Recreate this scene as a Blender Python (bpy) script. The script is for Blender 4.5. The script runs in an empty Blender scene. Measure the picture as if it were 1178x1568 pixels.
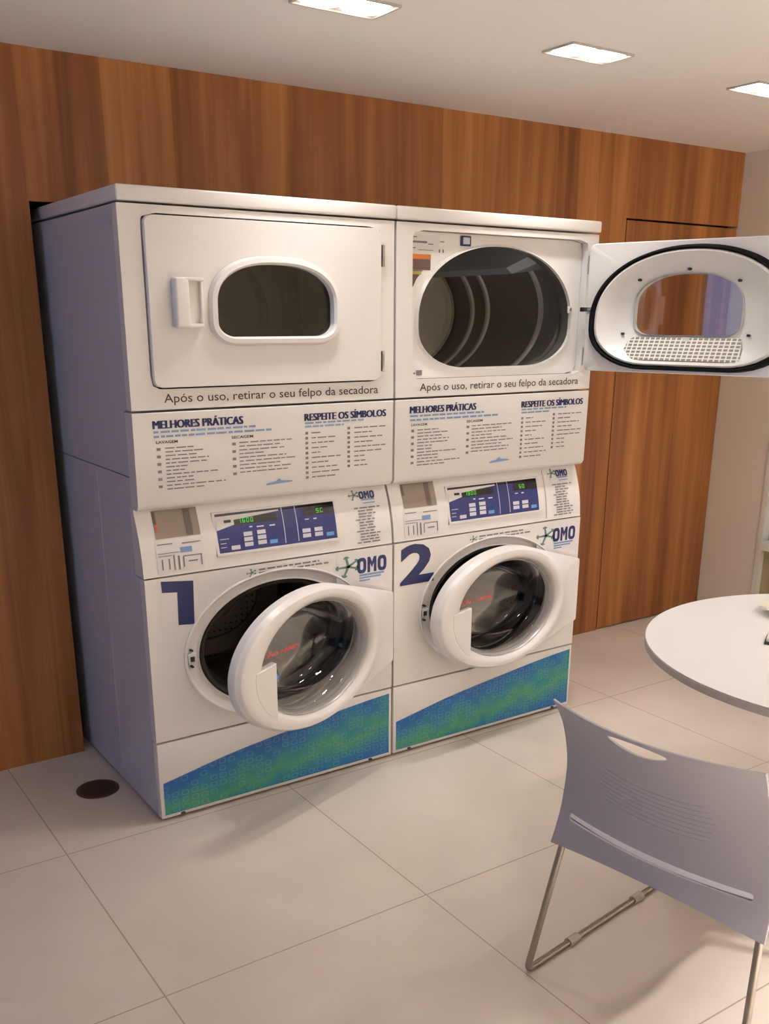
import bpy, bmesh, math, random
from mathutils import Vector, Matrix

random.seed(7)
SC = bpy.context.scene
COL = SC.collection
PI = math.pi


def lin(c):
    return tuple(((v / 255) / 12.92 if v / 255 <= 0.04045 else ((v / 255 + 0.055) / 1.055) ** 2.4) for v in c)


# ------------------------------------------------------------------ camera
cam_d = bpy.data.cameras.new('camera')
cam = bpy.data.objects.new('camera', cam_d)
COL.objects.link(cam)
SC.camera = cam
YAW, PITCH, ROLL = 0.5960, -0.3160, 0.0040
CAM = Vector((-0.975, -2.708, 1.553))
fwd = Vector((math.sin(YAW) * math.cos(PITCH), math.cos(YAW) * math.cos(PITCH), math.sin(PITCH)))
rgt = Vector((math.cos(YAW), -math.sin(YAW), 0))
upv = rgt.cross(fwd)
r2 = rgt * math.cos(ROLL) + upv * math.sin(ROLL)
u2 = -rgt * math.sin(ROLL) + upv * math.cos(ROLL)
cam.matrix_world = Matrix(((r2.x, u2.x, -fwd.x, CAM.x), (r2.y, u2.y, -fwd.y, CAM.y),
                           (r2.z, u2.z, -fwd.z, CAM.z), (0, 0, 0, 1)))
cam_d.sensor_fit = 'VERTICAL'
cam_d.sensor_height = 24.0
cam_d.lens = 1488.5 / 1568 * 24.0
cam_d.shift_y = (972.4 - 784) / 1568
cam_d.clip_start = 0.05

# ------------------------------------------------------------------ world, exposure
SC.view_settings.view_transform = 'Standard'
SC.view_settings.look = 'None'
SC.view_settings.gamma = 1
SC.view_settings.use_curve_mapping = False
SC.view_settings.exposure = 0.30
SC.cycles.use_denoising = True
SC.cycles.max_bounces = 10
SC.cycles.diffuse_bounces = 5
SC.cycles.sample_clamp_indirect = 4.0

world = bpy.data.worlds.new('evening_sky')
SC.world = world
world.use_nodes = True
bg = world.node_tree.nodes['Background']
bg.inputs[0].default_value = (0.20, 0.46, 1.0, 1)
bg.inputs[1].default_value = 2.1


def area(name, loc, sx, sy, power, color, rot=(0, 0, 0), spread=180, portal=False):
    d = bpy.data.lights.new(name, 'AREA')
    d.shape = 'RECTANGLE'
    d.size, d.size_y = sx, sy
    d.energy = power
    d.color = color
    d.spread = math.radians(spread)
    if portal:
        d.cycles.is_portal = True
    o = bpy.data.objects.new(name, d)
    o.location = loc
    o.rotation_euler = rot
    COL.objects.link(o)
    return o


# daylight comes in through the window of the left wall
WLX = -3.2                      # left wall
WIN_L = (-1.9, 0.2, 1.0, 2.05)   # y0, y1, z0, z1
area('window_portal', (WLX - 0.02, (WIN_L[0] + WIN_L[1]) / 2, (WIN_L[2] + WIN_L[3]) / 2), WIN_L[3] - WIN_L[2],
     WIN_L[1] - WIN_L[0], 1.0, (1, 1, 1), rot=(0, -PI / 2, 0), portal=True)
LAMP_POWER = 1.0
LAMP_COLOR = (1.0, 0.965, 0.945)

# ------------------------------------------------------------------ materials


def nodes_of(m):
    m.use_nodes = True
    nt = m.node_tree
    return nt, nt.nodes, nt.links, nt.nodes['Principled BSDF']


def mat(name, rgb, rough=0.5, metal=0.0, spec=0.5, coat=0.0, noise=0.0, nscale=8.0, bump=0.0, bscale=300.0):
    m = bpy.data.materials.new(name)
    nt, n, l, b = nodes_of(m)
    c = lin(rgb)
    b.inputs['Base Color'].default_value = (*c, 1)
    b.inputs['Roughness'].default_value = rough
    b.inputs['Metallic'].default_value = metal
    b.inputs['Specular IOR Level'].default_value = spec
    b.inputs['Coat Weight'].default_value = coat
    if noise:
        tc = n.new('ShaderNodeTexCoord')
        t = n.new('ShaderNodeTexNoise')
        t.inputs['Scale'].default_value = nscale
        t.inputs['Detail'].default_value = 4
        l.new(tc.outputs['Object'], t.inputs['Vector'])
        mx = n.new('ShaderNodeMixRGB')
        mx.inputs[1].default_value = (*[v * (1 - noise) for v in c], 1)
        mx.inputs[2].default_value = (*[min(1, v * (1 + noise)) for v in c], 1)
        l.new(t.outputs['Fac'], mx.inputs[0])
        l.new(mx.outputs[0], b.inputs['Base Color'])
    if bump:
        tc = n.new('ShaderNodeTexCoord')
        t = n.new('ShaderNodeTexNoise')
        t.inputs['Scale'].default_value = bscale
        l.new(tc.outputs['Object'], t.inputs['Vector'])
        bp = n.new('ShaderNodeBump')
        bp.inputs['Strength'].default_value = bump
        bp.inputs['Distance'].default_value = 0.002
        l.new(t.outputs['Fac'], bp.inputs['Height'])
        l.new(bp.outputs[0], b.inputs['Normal'])
    return m


def glow(name, rgb, strength):
    m = bpy.data.materials.new(name)
    nt, n, l, b = nodes_of(m)
    b.inputs['Base Color'].default_value = (*lin(rgb), 1)
    b.inputs['Emission Color'].default_value = (*lin(rgb), 1)
    b.inputs['Emission Strength'].default_value = strength
    return m


def clear(name, tint, refl=0.5, rough=0.02):
    """thin clear pane: tinted transparency with a fresnel gloss"""
    m = bpy.data.materials.new(name)
    nt, n, l, b = nodes_of(m)
    out = n['Material Output']
    n.remove(b)
    tr = n.new('ShaderNodeBsdfTransparent')
    tr.inputs[0].default_value = (*lin(tint), 1)
    gl = n.new('ShaderNodeBsdfGlossy')
    gl.inputs['Roughness'].default_value = rough
    lw = n.new('ShaderNodeLayerWeight')
    lw.inputs['Blend'].default_value = 0.3
    mu = n.new('ShaderNodeMath')
    mu.operation = 'MULTIPLY_ADD'
    mu.inputs[1].default_value = refl
    mu.inputs[2].default_value = 0.04
    l.new(lw.outputs['Fresnel'], mu.inputs[0])
    mx = n.new('ShaderNodeMixShader')
    l.new(mu.outputs[0], mx.inputs[0])
    l.new(tr.outputs[0], mx.inputs[1])
    l.new(gl.outputs[0], mx.inputs[2])
    l.new(mx.outputs[0], out.inputs[0])
    return m


def wood_material(name):
    m = bpy.data.materials.new(name)
    nt, n, l, b = nodes_of(m)
    tc = n.new('ShaderNodeTexCoord')

    def mapped(sx, sz, off=0.0):
        mp = n.new('ShaderNodeMapping')
        mp.inputs['Scale'].default_value = (sx, sx, sz)
        mp.inputs['Location'].default_value = (off, off, off)
        l.new(tc.outputs['Object'], mp.inputs['Vector'])
        return mp

    def noise(mp, detail, rough=0.5, dist=0.0):
        t = n.new('ShaderNodeTexNoise')
        t.inputs['Scale'].default_value = 1
        t.inputs['Detail'].default_value = detail
        t.inputs['Roughness'].default_value = rough
        t.inputs['Distortion'].default_value = dist
        l.new(mp.outputs[0], t.inputs['Vector'])
        return t
    broad = noise(mapped(5.5, 0.35), 2, 0.5, 0.3)
    mid = noise(mapped(12, 0.50, 3.1), 4, 0.5, 1.2)
    fine = noise(mapped(110, 2.4, 7.7), 3, 0.6)
    sx = n.new('ShaderNodeSeparateXYZ')
    l.new(tc.outputs['Object'], sx.inputs[0])
    lean = n.new('ShaderNodeMath'); lean.operation = 'MULTIPLY_ADD'
    lean.inputs[1].default_value = 0.012
    l.new(sx.outputs[2], lean.inputs[0]); l.new(sx.outputs[0], lean.inputs[2])
    strip = n.new('ShaderNodeTexVoronoi')
    strip.voronoi_dimensions = '1D'
    strip.inputs['Scale'].default_value = 8.0
    l.new(lean.outputs[0], strip.inputs['W'])
    sc = n.new('ShaderNodeSeparateColor')
    l.new(strip.outputs['Color'], sc.inputs[0])
    a = n.new('ShaderNodeMath'); a.operation = 'MULTIPLY_ADD'
    a.inputs[1].default_value = 0.55
    l.new(broad.outputs['Fac'], a.inputs[0])
    a2 = n.new('ShaderNodeMath'); a2.operation = 'MULTIPLY'
    a2.inputs[1].default_value = 0.45
    l.new(mid.outputs['Fac'], a2.inputs[0])
    l.new(a2.outputs[0], a.inputs[2])
    f2 = n.new('ShaderNodeMath'); f2.operation = 'MULTIPLY_ADD'
    f2.inputs[1].default_value = 0.11
    f2.inputs[2].default_value = -0.055
    l.new(fine.outputs['Fac'], f2.inputs[0])
    s0 = n.new('ShaderNodeMath'); s0.operation = 'ADD'
    l.new(a.outputs[0], s0.inputs[0]); l.new(f2.outputs[0], s0.inputs[1])
    s1 = n.new('ShaderNodeMath'); s1.operation = 'MULTIPLY_ADD'
    s1.inputs[1].default_value = 0.15
    s1.inputs[2].default_value = -0.075
    l.new(sc.outputs[0], s1.inputs[0])
    s = n.new('ShaderNodeMath'); s.operation = 'ADD'
    l.new(s0.outputs[0], s.inputs[0]); l.new(s1.outputs[0], s.inputs[1])
    r = n.new('ShaderNodeValToRGB')
    e = r.color_ramp.elements
    e[0].position, e[0].color = 0.30, (*lin((110, 66, 38)), 1)
    e[1].position, e[1].color = 0.70, (*lin((192, 136, 84)), 1)
    x = e.new(0.44); x.color = (*lin((142, 90, 52)), 1)
    x = e.new(0.56); x.color = (*lin((168, 111, 64)), 1)
    l.new(s.outputs[0], r.inputs[0])
    l.new(r.outputs[0], b.inputs['Base Color'])
    b.inputs['Roughness'].default_value = 0.5
    b.inputs['Specular IOR Level'].default_value = 0.3
    return m


def floor_material():
    m = bpy.data.materials.new('porcelain_tiles')
    nt, n, l, b = nodes_of(m)
    tc = n.new('ShaderNodeTexCoord')
    sp = n.new('ShaderNodeSeparateXYZ')
    l.new(tc.outputs['Object'], sp.inputs[0])

    def M(op, a, b_=None, c=None):
        q = n.new('ShaderNodeMath'); q.operation = op
        for i, v in enumerate((a, b_, c)):
            if v is None:
                continue
            if isinstance(v, (int, float)):
                q.inputs[i].default_value = v
            else:
                l.new(v, q.inputs[i])
        return q.outputs[0]
    T = 0.779

    def line(sock, off):
        v = M('FRACT', M('DIVIDE', M('SUBTRACT', sock, off), T))
        d = M('MINIMUM', v, M('SUBTRACT', 1.0, v))
        return M('LESS_THAN', d, 0.0026)
    g = M('MAXIMUM', line(sp.outputs[0], -0.314), line(sp.outputs[1], -0.801))
    t = n.new('ShaderNodeTexNoise'); t.inputs['Scale'].default_value = 1.6
    t.inputs['Detail'].default_value = 5
    l.new(tc.outputs['Object'], t.inputs['Vector'])
    r = n.new('ShaderNodeValToRGB')
    r.color_ramp.elements[0].position = 0.35
    r.color_ramp.elements[0].color = (*lin((205, 192, 178)), 1)
    r.color_ramp.elements[1].position = 0.7
    r.color_ramp.elements[1].color = (*lin((221, 209, 196)), 1)
    l.new(t.outputs['Fac'], r.inputs[0])
    mx = n.new('ShaderNodeMixRGB')
    l.new(g, mx.inputs[0])
    l.new(r.outputs[0], mx.inputs[1])
    mx.inputs[2].default_value = (*lin((168, 152, 136)), 1)
    l.new(mx.outputs[0], b.inputs['Base Color'])
    b.inputs['Roughness'].default_value = 0.42
    b.inputs['Specular IOR Level'].default_value = 0.35
    return m


def wave_material():
    """printed blue / green kick decal with small square rings"""
    m = bpy.data.materials.new('printed_wave')
    nt, n, l, b = nodes_of(m)
    tc = n.new('ShaderNodeTexCoord')
    sp = n.new('ShaderNodeSeparateXYZ')
    l.new(tc.outputs['Object'], sp.inputs[0])

    def M(op, a, b_=None, c=None):
        q = n.new('ShaderNodeMath'); q.operation = op
        for i, v in enumerate((a, b_, c)):
            if v is None:
                continue
            if isinstance(v, (int, float)):
                q.inputs[i].default_value = v
            else:
                l.new(v, q.inputs[i])
        return q.outputs[0]
    X, Z = sp.outputs[0], sp.outputs[2]
    top = M('MULTIPLY_ADD', X, 0.137, 0.138)
    v = M('DIVIDE', Z, top)                       # 0 bottom, 1 top edge
    nz = n.new('ShaderNodeTexNoise'); nz.inputs['Scale'].default_value = 9
    nz.inputs['Detail'].default_value = 3
    l.new(tc.outputs['Object'], nz.inputs['Vector'])
    wob = M('MULTIPLY_ADD', nz.outputs['Fac'], 0.9, -0.45)
    # green streak: centre line rises with x
    cen = M('MULTIPLY_ADD', X, 0.28, 0.30)
    d = M('ABSOLUTE', M('SUBTRACT', M('ADD', v, wob), cen))
    green = M('SUBTRACT', 1.0, M('MINIMUM', M('MULTIPLY', d, 1.9), 1.0))
    r = n.new('ShaderNodeValToRGB')
    e = r.color_ramp.elements
    e[0].position, e[0].color = 0.0, (*lin((24, 90, 158)), 1)
    e[1].position, e[1].color = 1.0, (*lin((70, 142, 112)), 1)
    x = e.new(0.35); x.color = (*lin((24, 110, 156)), 1)
    x = e.new(0.65); x.color = (*lin((40, 130, 134)), 1)
    l.new(green, r.inputs[0])
    # square rings
    P = 0.030
    cx = n.new('ShaderNodeCombineXYZ')
    fx, fz = M('DIVIDE', X, P * 1.12), M('DIVIDE', Z, P * 0.84)
    l.new(M('FLOOR', fx), cx.inputs[0]); l.new(M('FLOOR', fz), cx.inputs[1])
    wn = n.new('ShaderNodeTexWhiteNoise'); wn.noise_dimensions = '2D'
    l.new(cx.outputs[0], wn.inputs['Vector'])
    ux = M('ABSOLUTE', M('SUBTRACT', M('FRACT', fx), 0.5))
    uz = M('ABSOLUTE', M('SUBTRACT', M('FRACT', fz), 0.5))
    rad = M('POWER', M('ADD', M('POWER', ux, 4.0), M('POWER', uz, 4.0)), 0.25)
    ring = M('LESS_THAN', M('ABSOLUTE', M('SUBTRACT', rad, 0.31)), 0.04)
    on = M('GREATER_THAN', wn.outputs['Value'], 0.38)
    fac = M('MULTIPLY', M('MULTIPLY', ring, on), 0.22)
    mx = n.new('ShaderNodeMixRGB')
    l.new(fac, mx.inputs[0]); l.new(r.outputs[0], mx.inputs[1])
    mx.inputs[2].default_value = (*lin((150, 205, 200)), 1)
    l.new(mx.outputs[0], b.inputs['Base Color'])
    b.inputs['Roughness'].default_value = 0.4
    return m


def perforated(name, rgb, scale, hole, rough=0.35, metal=0.8):
    """sheet metal with a regular grid of dark holes in object space"""
    m = mat(name, rgb, rough, metal)
    nt, n, l, b = nodes_of(m)
    tc = n.new('ShaderNodeTexCoord')
    v = n.new('ShaderNodeTexVoronoi')
    v.inputs['Scale'].default_value = scale
    v.inputs['Randomness'].default_value = 0.0
    l.new(tc.outputs['Object'], v.inputs['Vector'])
    q = n.new('ShaderNodeMath'); q.operation = 'LESS_THAN'; q.inputs[1].default_value = hole
    l.new(v.outputs['Distance'], q.inputs[0])
    mx = n.new('ShaderNodeMixRGB')
    l.new(q.outputs[0], mx.inputs[0])
    mx.inputs[1].default_value = (*lin(rgb), 1)
    mx.inputs[2].default_value = (0.01, 0.01, 0.01, 1)
    l.new(mx.outputs[0], b.inputs['Base Color'])
    return m


def grid_material(name):
    """moulded grid: light bars, grey mesh between them"""
    m = mat(name, (226, 222, 214), 0.5)
    nt, n, l, b = nodes_of(m)
    tc = n.new('ShaderNodeTexCoord')
    sp = n.new('ShaderNodeSeparateXYZ')
    l.new(tc.outputs['Object'], sp.inputs[0])
    hs = []
    for ax, pitch, w in ((0, 0.0195, 0.72), (1, 0.0068, 0.66)):
        a = n.new('ShaderNodeMath'); a.operation = 'DIVIDE'; a.inputs[1].default_value = pitch
        l.new(sp.outputs[ax], a.inputs[0])
        f = n.new('ShaderNodeMath'); f.operation = 'FRACT'
        l.new(a.outputs[0], f.inputs[0])
        g = n.new('ShaderNodeMath'); g.operation = 'LESS_THAN'; g.inputs[1].default_value = w
        l.new(f.outputs[0], g.inputs[0])
        hs.append(g)
    k = n.new('ShaderNodeMath'); k.operation = 'MULTIPLY'
    l.new(hs[0].outputs[0], k.inputs[0]); l.new(hs[1].outputs[0], k.inputs[1])
    mx = n.new('ShaderNodeMixRGB')
    l.new(k.outputs[0], mx.inputs[0])
    mx.inputs[1].default_value = (*lin((232, 228, 220)), 1)
    mx.inputs[2].default_value = (*lin((128, 120, 110)), 1)
    l.new(mx.outputs[0], b.inputs['Base Color'])
    return m


M_WOOD = wood_material('walnut_veneer')
M_FLOOR = floor_material()
M_WALL = mat('wall_paint', (226, 218, 204), 0.8, bump=0.05)
M_CEIL = mat('ceiling_paint', (246, 244, 240), 0.9)
M_WALLG = mat('grey_wall_paint', (64, 65, 70), 0.8)
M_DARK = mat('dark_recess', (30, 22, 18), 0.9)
M_WHITE = mat('white_enamel', (228, 224, 220), 0.28, coat=0.2)
M_SIDE = mat('shaded_white_enamel', (196, 196, 204), 0.35)  # white paint; the dim side's shade is put into the colour
M_PLASTIC = mat('white_plastic', (233, 229, 226), 0.3)
M_LINER = mat('white_liner', (231, 228, 224), 0.35)
M_BLACK = mat('black_rubber', (16, 14, 14), 0.8, spec=0.15)
M_GASKET = mat('gasket_rubber', (34, 32, 30), 0.5)
M_NAVY = mat('navy_print', (18, 34, 88), 0.5)
M_INK = mat('grey_print', (118, 112, 118), 0.6)
M_INKD = mat('dark_print', (62, 58, 60), 0.6)
M_BLUEINK = mat('blue_print', (120, 146, 186), 0.6)
M_GREENLOGO = mat('green_print', (92, 128, 120), 0.6)
M_PALE = mat('pale_label', (222, 218, 216), 0.5)
M_LOGOBG = mat('pale_decal', (225, 223, 222), 0.4)
M_PANELBLUE = mat('panel_blue', (30, 42, 104), 0.35)
M_PANELBLACK = mat('panel_black', (20, 20, 24), 0.3)
M_BUTTON = mat('button_grey', (206, 206, 218), 0.4)
M_BUTTONBLUE = mat('button_blue', (92, 148, 206), 0.4)
M_DIGIT = glow('green_digits', (70, 170, 60), 0.6)
M_CHROME = mat('steel', (170, 168, 166), 0.25, 1.0)
M_STEELD = mat('dark_steel', (86, 82, 78), 0.4, 0.9)
M_DRUM = perforated('washer_drum_steel', (120, 116, 110), 42, 0.16)
M_DRUMD = mat('dryer_drum_coating', (128, 124, 116), 0.42, 0.1)
M_RIB = mat('dryer_drum_rib', (196, 194, 190), 0.35, 0.4)
M_BULK = mat('galvanised_bulkhead', (244, 236, 222), 0.5, 0.0, noise=0.12, nscale=3)
M_RINGG = mat('opening_ring_metal', (120, 116, 110), 0.4, 0.5)
M_BAFFLE = mat('dryer_baffle', (160, 166, 176), 0.35, 0.2)
M_GLASSD = clear('smoked_glass', (120, 112, 104), 0.7, 0.03)
M_GLASS = clear('clear_glass', (240, 240, 238), 0.55, 0.02)
M_BOWL = clear('door_bowl_glass', (196, 194, 190), 0.3, 0.03)
M_MESHG = grid_material('lint_mesh')
M_WAVE = wave_material()
M_ORANGE = mat('orange_print', (190, 110, 50), 0.5)
M_BROWNP = mat('brown_print', (92, 72, 66), 0.5)
M_OLIVE = mat('yellow_print', (160, 150, 70), 0.5)
M_RED = mat('red_print', (196, 64, 58), 0.5)
M_CHAIR = mat('chair_polymer', (170, 166, 174), 0.5)
M_LEG = mat('chair_steel', (158, 150, 140), 0.32, 0.9)
M_CLEARGLIDE = mat('clear_glide', (180, 172, 160), 0.25)
M_TABLE = mat('white_laminate', (240, 238, 236), 0.38)
M_EDGE = mat('shaded_edge_band', (176, 166, 158), 0.5)  # shade on the table's edge put into its colour
M_DRAIN = mat('drain_metal', (92, 68, 54), 0.45, 0.4)
M_LAMP = glow('lamp_glass', (255, 246, 232), 6.0)
M_LAMPFRAME = mat('lamp_trim', (190, 186, 182), 0.5)
M_FRAMEW = mat('window_frame_paint', (228, 224, 212), 0.5)
M_KHAKI = mat('khaki_panel', (170, 158, 124), 0.6)
M_LEAF = mat('hedge_leaf', (22, 44, 32), 0.7)
M_CREAM = mat('cream_ceramic', (232, 226, 212), 0.3)

# ------------------------------------------------------------------ mesh helpers


class MB:
    def __init__(self):
        self.bm = bmesh.new()

    def face(self, pts):
        vs = [self.bm.verts.new(p) for p in pts]
        self.bm.faces.new(vs)

    def box(self, x0, x1, y0, y1, z0, z1, bev=0.0, seg=2):
        b = bmesh.new()
        vs = [b.verts.new((x, y, z)) for x in (x0, x1) for y in (y0, y1) for z in (z0, z1)]
        for f in ((0, 1, 3, 2), (4, 6, 7, 5), (0, 4, 5, 1), (2, 3, 7, 6), (0, 2, 6, 4), (1, 5, 7, 3)):
            b.faces.new([vs[i] for i in f])
        if bev:
            bmesh.ops.bevel(b, geom=list(b.edges), offset=bev, segments=seg, affect='EDGES', profile=0.5)
        self.merge(b)
        return self

    def merge(self, b, mtx=None):
        if mtx:
            b.transform(mtx)
        tmp = bpy.data.meshes.new('tmp')
        b.to_mesh(tmp)
        b.free()
        self.bm.from_mesh(tmp)
        bpy.data.meshes.remove(tmp)

    def loft(self, loops, cap0=False, cap1=False, closed=True):
        rows = [[self.bm.verts.new(p) for p in lp] for lp in loops]
        n = len(rows[0])
        for a, b in zip(rows, rows[1:]):
            for i in range(n if closed else n - 1):
                j = (i + 1) % n
                self.bm.faces.new((a[i], a[j], b[j], b[i]))
        if cap0:
            self.bm.faces.new(rows[0][::-1])
        if cap1:
            self.bm.faces.new(rows[-1])
        return self

    def prism(self, poly, y0, y1):
        """poly of (x, z) swept along y"""
        return self.loft([[(x, y0, z) for x, z in poly], [(x, y1, z) for x, z in poly]], True, True)

    def holed(self, outer, inner, y0, y1, c, n=96):
        """plate with a hole; outer / inner are (x, z) outlines around c"""
        angs = sorted(set([2 * PI * i / n for i in range(n)] +
                          [round(math.atan2(p[1] - c[1], p[0] - c[0]) % (2 * PI), 6) for p in outer if len(outer) < 40]))
        o = [ray_hit(outer, c, a) for a in angs]
        i = [ray_hit(inner, c, a) for a in angs]
        lp = [[(x, y0, z) for x, z in o], [(x, y0, z) for x, z in i], [(x, y1, z) for x, z in i],
              [(x, y1, z) for x, z in o], [(x, y0, z) for x, z in o]]
        return self.loft(lp)

    def tube(self, path, r, seg=10, caps=True):
        P = [Vector(p) for p in path]
        loops = []
        up = Vector((0, 0, 1))
        prev = None
        for i, p in enumerate(P):
            t = (P[min(i + 1, len(P) - 1)] - P[max(i - 1, 0)]).normalized()
            if prev is None:
                a = t.cross(up if abs(t.z) < 0.9 else Vector((1, 0, 0))).normalized()
            else:
                a = (prev - t * prev.dot(t)).normalized()
            prev = a
            b = t.cross(a)
            loops.append([p + (a * math.cos(2 * PI * k / seg) + b * math.sin(2 * PI * k / seg)) * r for k in range(seg)])
        return self.loft(loops, caps, caps)

    def build(self, name, m, parent=None, angle=35, bev=0.0):
        bmesh.ops.remove_doubles(self.bm, verts=self.bm.verts, dist=1e-6)
        bmesh.ops.recalc_face_normals(self.bm, faces=self.bm.faces)
        me = bpy.data.meshes.new(name)
        self.bm.to_mesh(me)
        self.bm.free()
        me.materials.append(m)
        for p in me.polygons:
            p.use_smooth = True
        me.set_sharp_from_angle(angle=math.radians(angle))
        o = bpy.data.objects.new(name, me)
        COL.objects.link(o)
        if parent:
            o.parent = parent
        return o


def ray_hit(poly, c, a):
    """furthest hit of a ray from c at angle a with outline poly (star-shaped)"""
    dx, dz = math.cos(a), math.sin(a)
    best = None
    n = len(poly)
    for i in range(n):
        x1, z1 = poly[i][0] - c[0], poly[i][1] - c[1]
        x2, z2 = poly[(i + 1) % n][0] - c[0], poly[(i + 1) % n][1] - c[1]
        ex, ez = x2 - x1, z2 - z1
        den = dx * ez - dz * ex
        if abs(den) < 1e-12:
            continue
        t = (x1 * ez - z1 * ex) / den
        s = (x1 * dz - z1 * dx) / den
        if t > 0 and -1e-6 <= s <= 1 + 1e-6:
            best = t if best is None else max(best, t)
    return (c[0] + dx * best, c[1] + dz * best)


def ell(cx, cz, rx, rz, n=96, a0=0.0, a1=2 * PI):
    full = abs(a1 - a0 - 2 * PI) < 1e-6
    m = n if full else n + 1
    return [(cx + rx * math.cos(a0 + (a1 - a0) * i / n), cz + rz * math.sin(a0 + (a1 - a0) * i / n)) for i in range(m)]


def rrect(x0, x1, z0, z1, rx, rz=None, n=8):
    rz = rz or rx
    out = []
    for cx, cz, a in ((x1 - rx, z1 - rz, 0), (x0 + rx, z1 - rz, PI / 2), (x0 + rx, z0 + rz, PI), (x1 - rx, z0 + rz, 1.5 * PI)):
        out += [(cx + rx * math.cos(a + PI / 2 * i / n), cz + rz * math.sin(a + PI / 2 * i / n)) for i in range(n + 1)]
    return out


def dee(x0, x1, z0, z1, zc, rbx, rbz, e=2.3, n=48):
    """arched outline: domed top, straight low sides, rounded bottom corners"""
    cx, rx = (x0 + x1) / 2, (x1 - x0) / 2
    out = []
    for i in range(n + 1):
        a = PI * i / n
        c, s = math.cos(a), math.sin(a)
        out.append((cx + rx * math.copysign(abs(c) ** (2 / e), c), zc + (z1 - zc) * abs(s) ** (2 / e)))
    for i in range(9):
        a = PI + PI / 2 * i / 8
        out.append((x0 + rbx + rbx * math.cos(a), z0 + rbz + rbz * math.sin(a)))
    for i in range(9):
        a = 1.5 * PI + PI / 2 * i / 8
        out.append((x1 - rbx + rbx * math.cos(a), z0 + rbz + rbz * math.sin(a)))
    return out


def resample(poly, c, n=96):
    return [ray_hit(poly, c, 2 * PI * i / n) for i in range(n)]


def scaled(poly, c, k, dz=0):
    return [(c[0] + (x - c[0]) * k, c[1] + (z - c[1]) * k + dz) for x, z in poly]


def offset_poly(poly, d):
    """grow an anticlockwise outline outwards by d"""
    n = len(poly)
    out = []
    for i in range(n):
        a, b, c = Vector(poly[i - 1]), Vector(poly[i]), Vector(poly[(i + 1) % n])
        t = (c - a)
        if t.length < 1e-9:
            out.append(poly[i]); continue
        t.normalize()
        out.append((b.x + t.y * d, b.y - t.x * d))
    return out


def at_y(poly, y):
    return [(x, y, z) for x, z in poly]


def thing(name, label, cat, loc=(0, 0, 0), rz=0.0, group=None):
    o = bpy.data.objects.new(name, None)
    o.empty_display_size = 0.1
    COL.objects.link(o)
    o.location = loc
    o.rotation_euler = (0, 0, rz)
    o['label'] = label
    o['category'] = cat
    if group:
        o['group'] = group
    return o


def struct(o):
    o['kind'] = 'structure'
    return o


def letters(s, x0, x1, z0, z1, fn, name, m, parent, bold=0.0, slant=0.0, heavy=0.0):
    """flat lettering fitted into the box x0..x1, z0..z1 on a surface fn(x, z) -> point"""
    cu = bpy.data.curves.new('tmp', 'FONT')
    cu.body = s
    cu.offset = bold
    cu.resolution_u = 3
    o = bpy.data.objects.new('tmp', cu)
    COL.objects.link(o)
    dg = bpy.context.evaluated_depsgraph_get()
    dg.update()
    me = bpy.data.meshes.new_from_object(o.evaluated_get(dg))
    bpy.data.objects.remove(o)
    bpy.data.curves.remove(cu)
    xs = [v.co.x for v in me.vertices]
    ys = [v.co.y for v in me.vertices]
    ax, bx, ay, by = min(xs), max(xs), min(ys), max(ys)
    for v in me.vertices:
        u, w = (v.co.x - ax) / (bx - ax), (v.co.y - ay) / (by - ay)
        v.co = fn(x0 + (x1 - x0) * u + slant * w * (z1 - z0), z0 + (z1 - z0) * w)
    if heavy:
        cop = []
        for dx in (heavy, -heavy):
            c_ = me.copy()
            for v in c_.vertices:
                v.co.x += dx
            cop.append(c_)
        b = bmesh.new()
        for k in [me] + cop:
            b.from_mesh(k)
        b.to_mesh(me)
        b.free()
        for k in cop:
            bpy.data.meshes.remove(k)
    me.materials.clear()
    me.materials.append(m)
    q = bpy.data.objects.new(name, me)
    me.name = name
    COL.objects.link(q)
    q.parent = parent
    return q


def rects(lst, fn, name, m, parent):
    """several flat printed bars as one part"""
    b = MB()
    for x0, x1, z0, z1 in lst:
        n = max(1, int((z1 - z0) / 0.012))
        rows = [[fn(x0, z0 + (z1 - z0) * i / n), fn(x1, z0 + (z1 - z0) * i / n)] for i in range(n + 1)]
        b.loft(rows, closed=False)
    return b.build(name, m, parent)


def printed(lst, fn, m, parent):
    """surface print: flat bars added to the part's own mesh with their own ink"""
    me = parent.data
    if m.name not in [k.name for k in me.materials]:
        me.materials.append(m)
    idx = [k.name for k in me.materials].index(m.name)
    b = bmesh.new()
    b.from_mesh(me)
    for x0, x1, z0, z1 in lst:
        n = max(1, int((z1 - z0) / 0.012))
        for k in range(n):
            za, zb = z0 + (z1 - z0) * k / n, z0 + (z1 - z0) * (k + 1) / n
            f = b.faces.new([b.verts.new(p) for p in (fn(x0, za), fn(x1, za), fn(x1, zb), fn(x0, zb))])
            f.material_index = idx
    b.to_mesh(me)
    b.free()


# ------------------------------------------------------------------ room
D = 0.682
HC = 2.33
XR = 3.467
YF = -5.2

struct(MB().box(WLX - 0.2, XR + 1.6, YF - 0.1, 1.3, -0.1, 0).build('floor', M_FLOOR))
struct(MB().box(WLX - 0.2, XR + 0.2, YF - 0.1, 1.3, HC, HC + 0.1).build('ceiling', M_CEIL))
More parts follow.
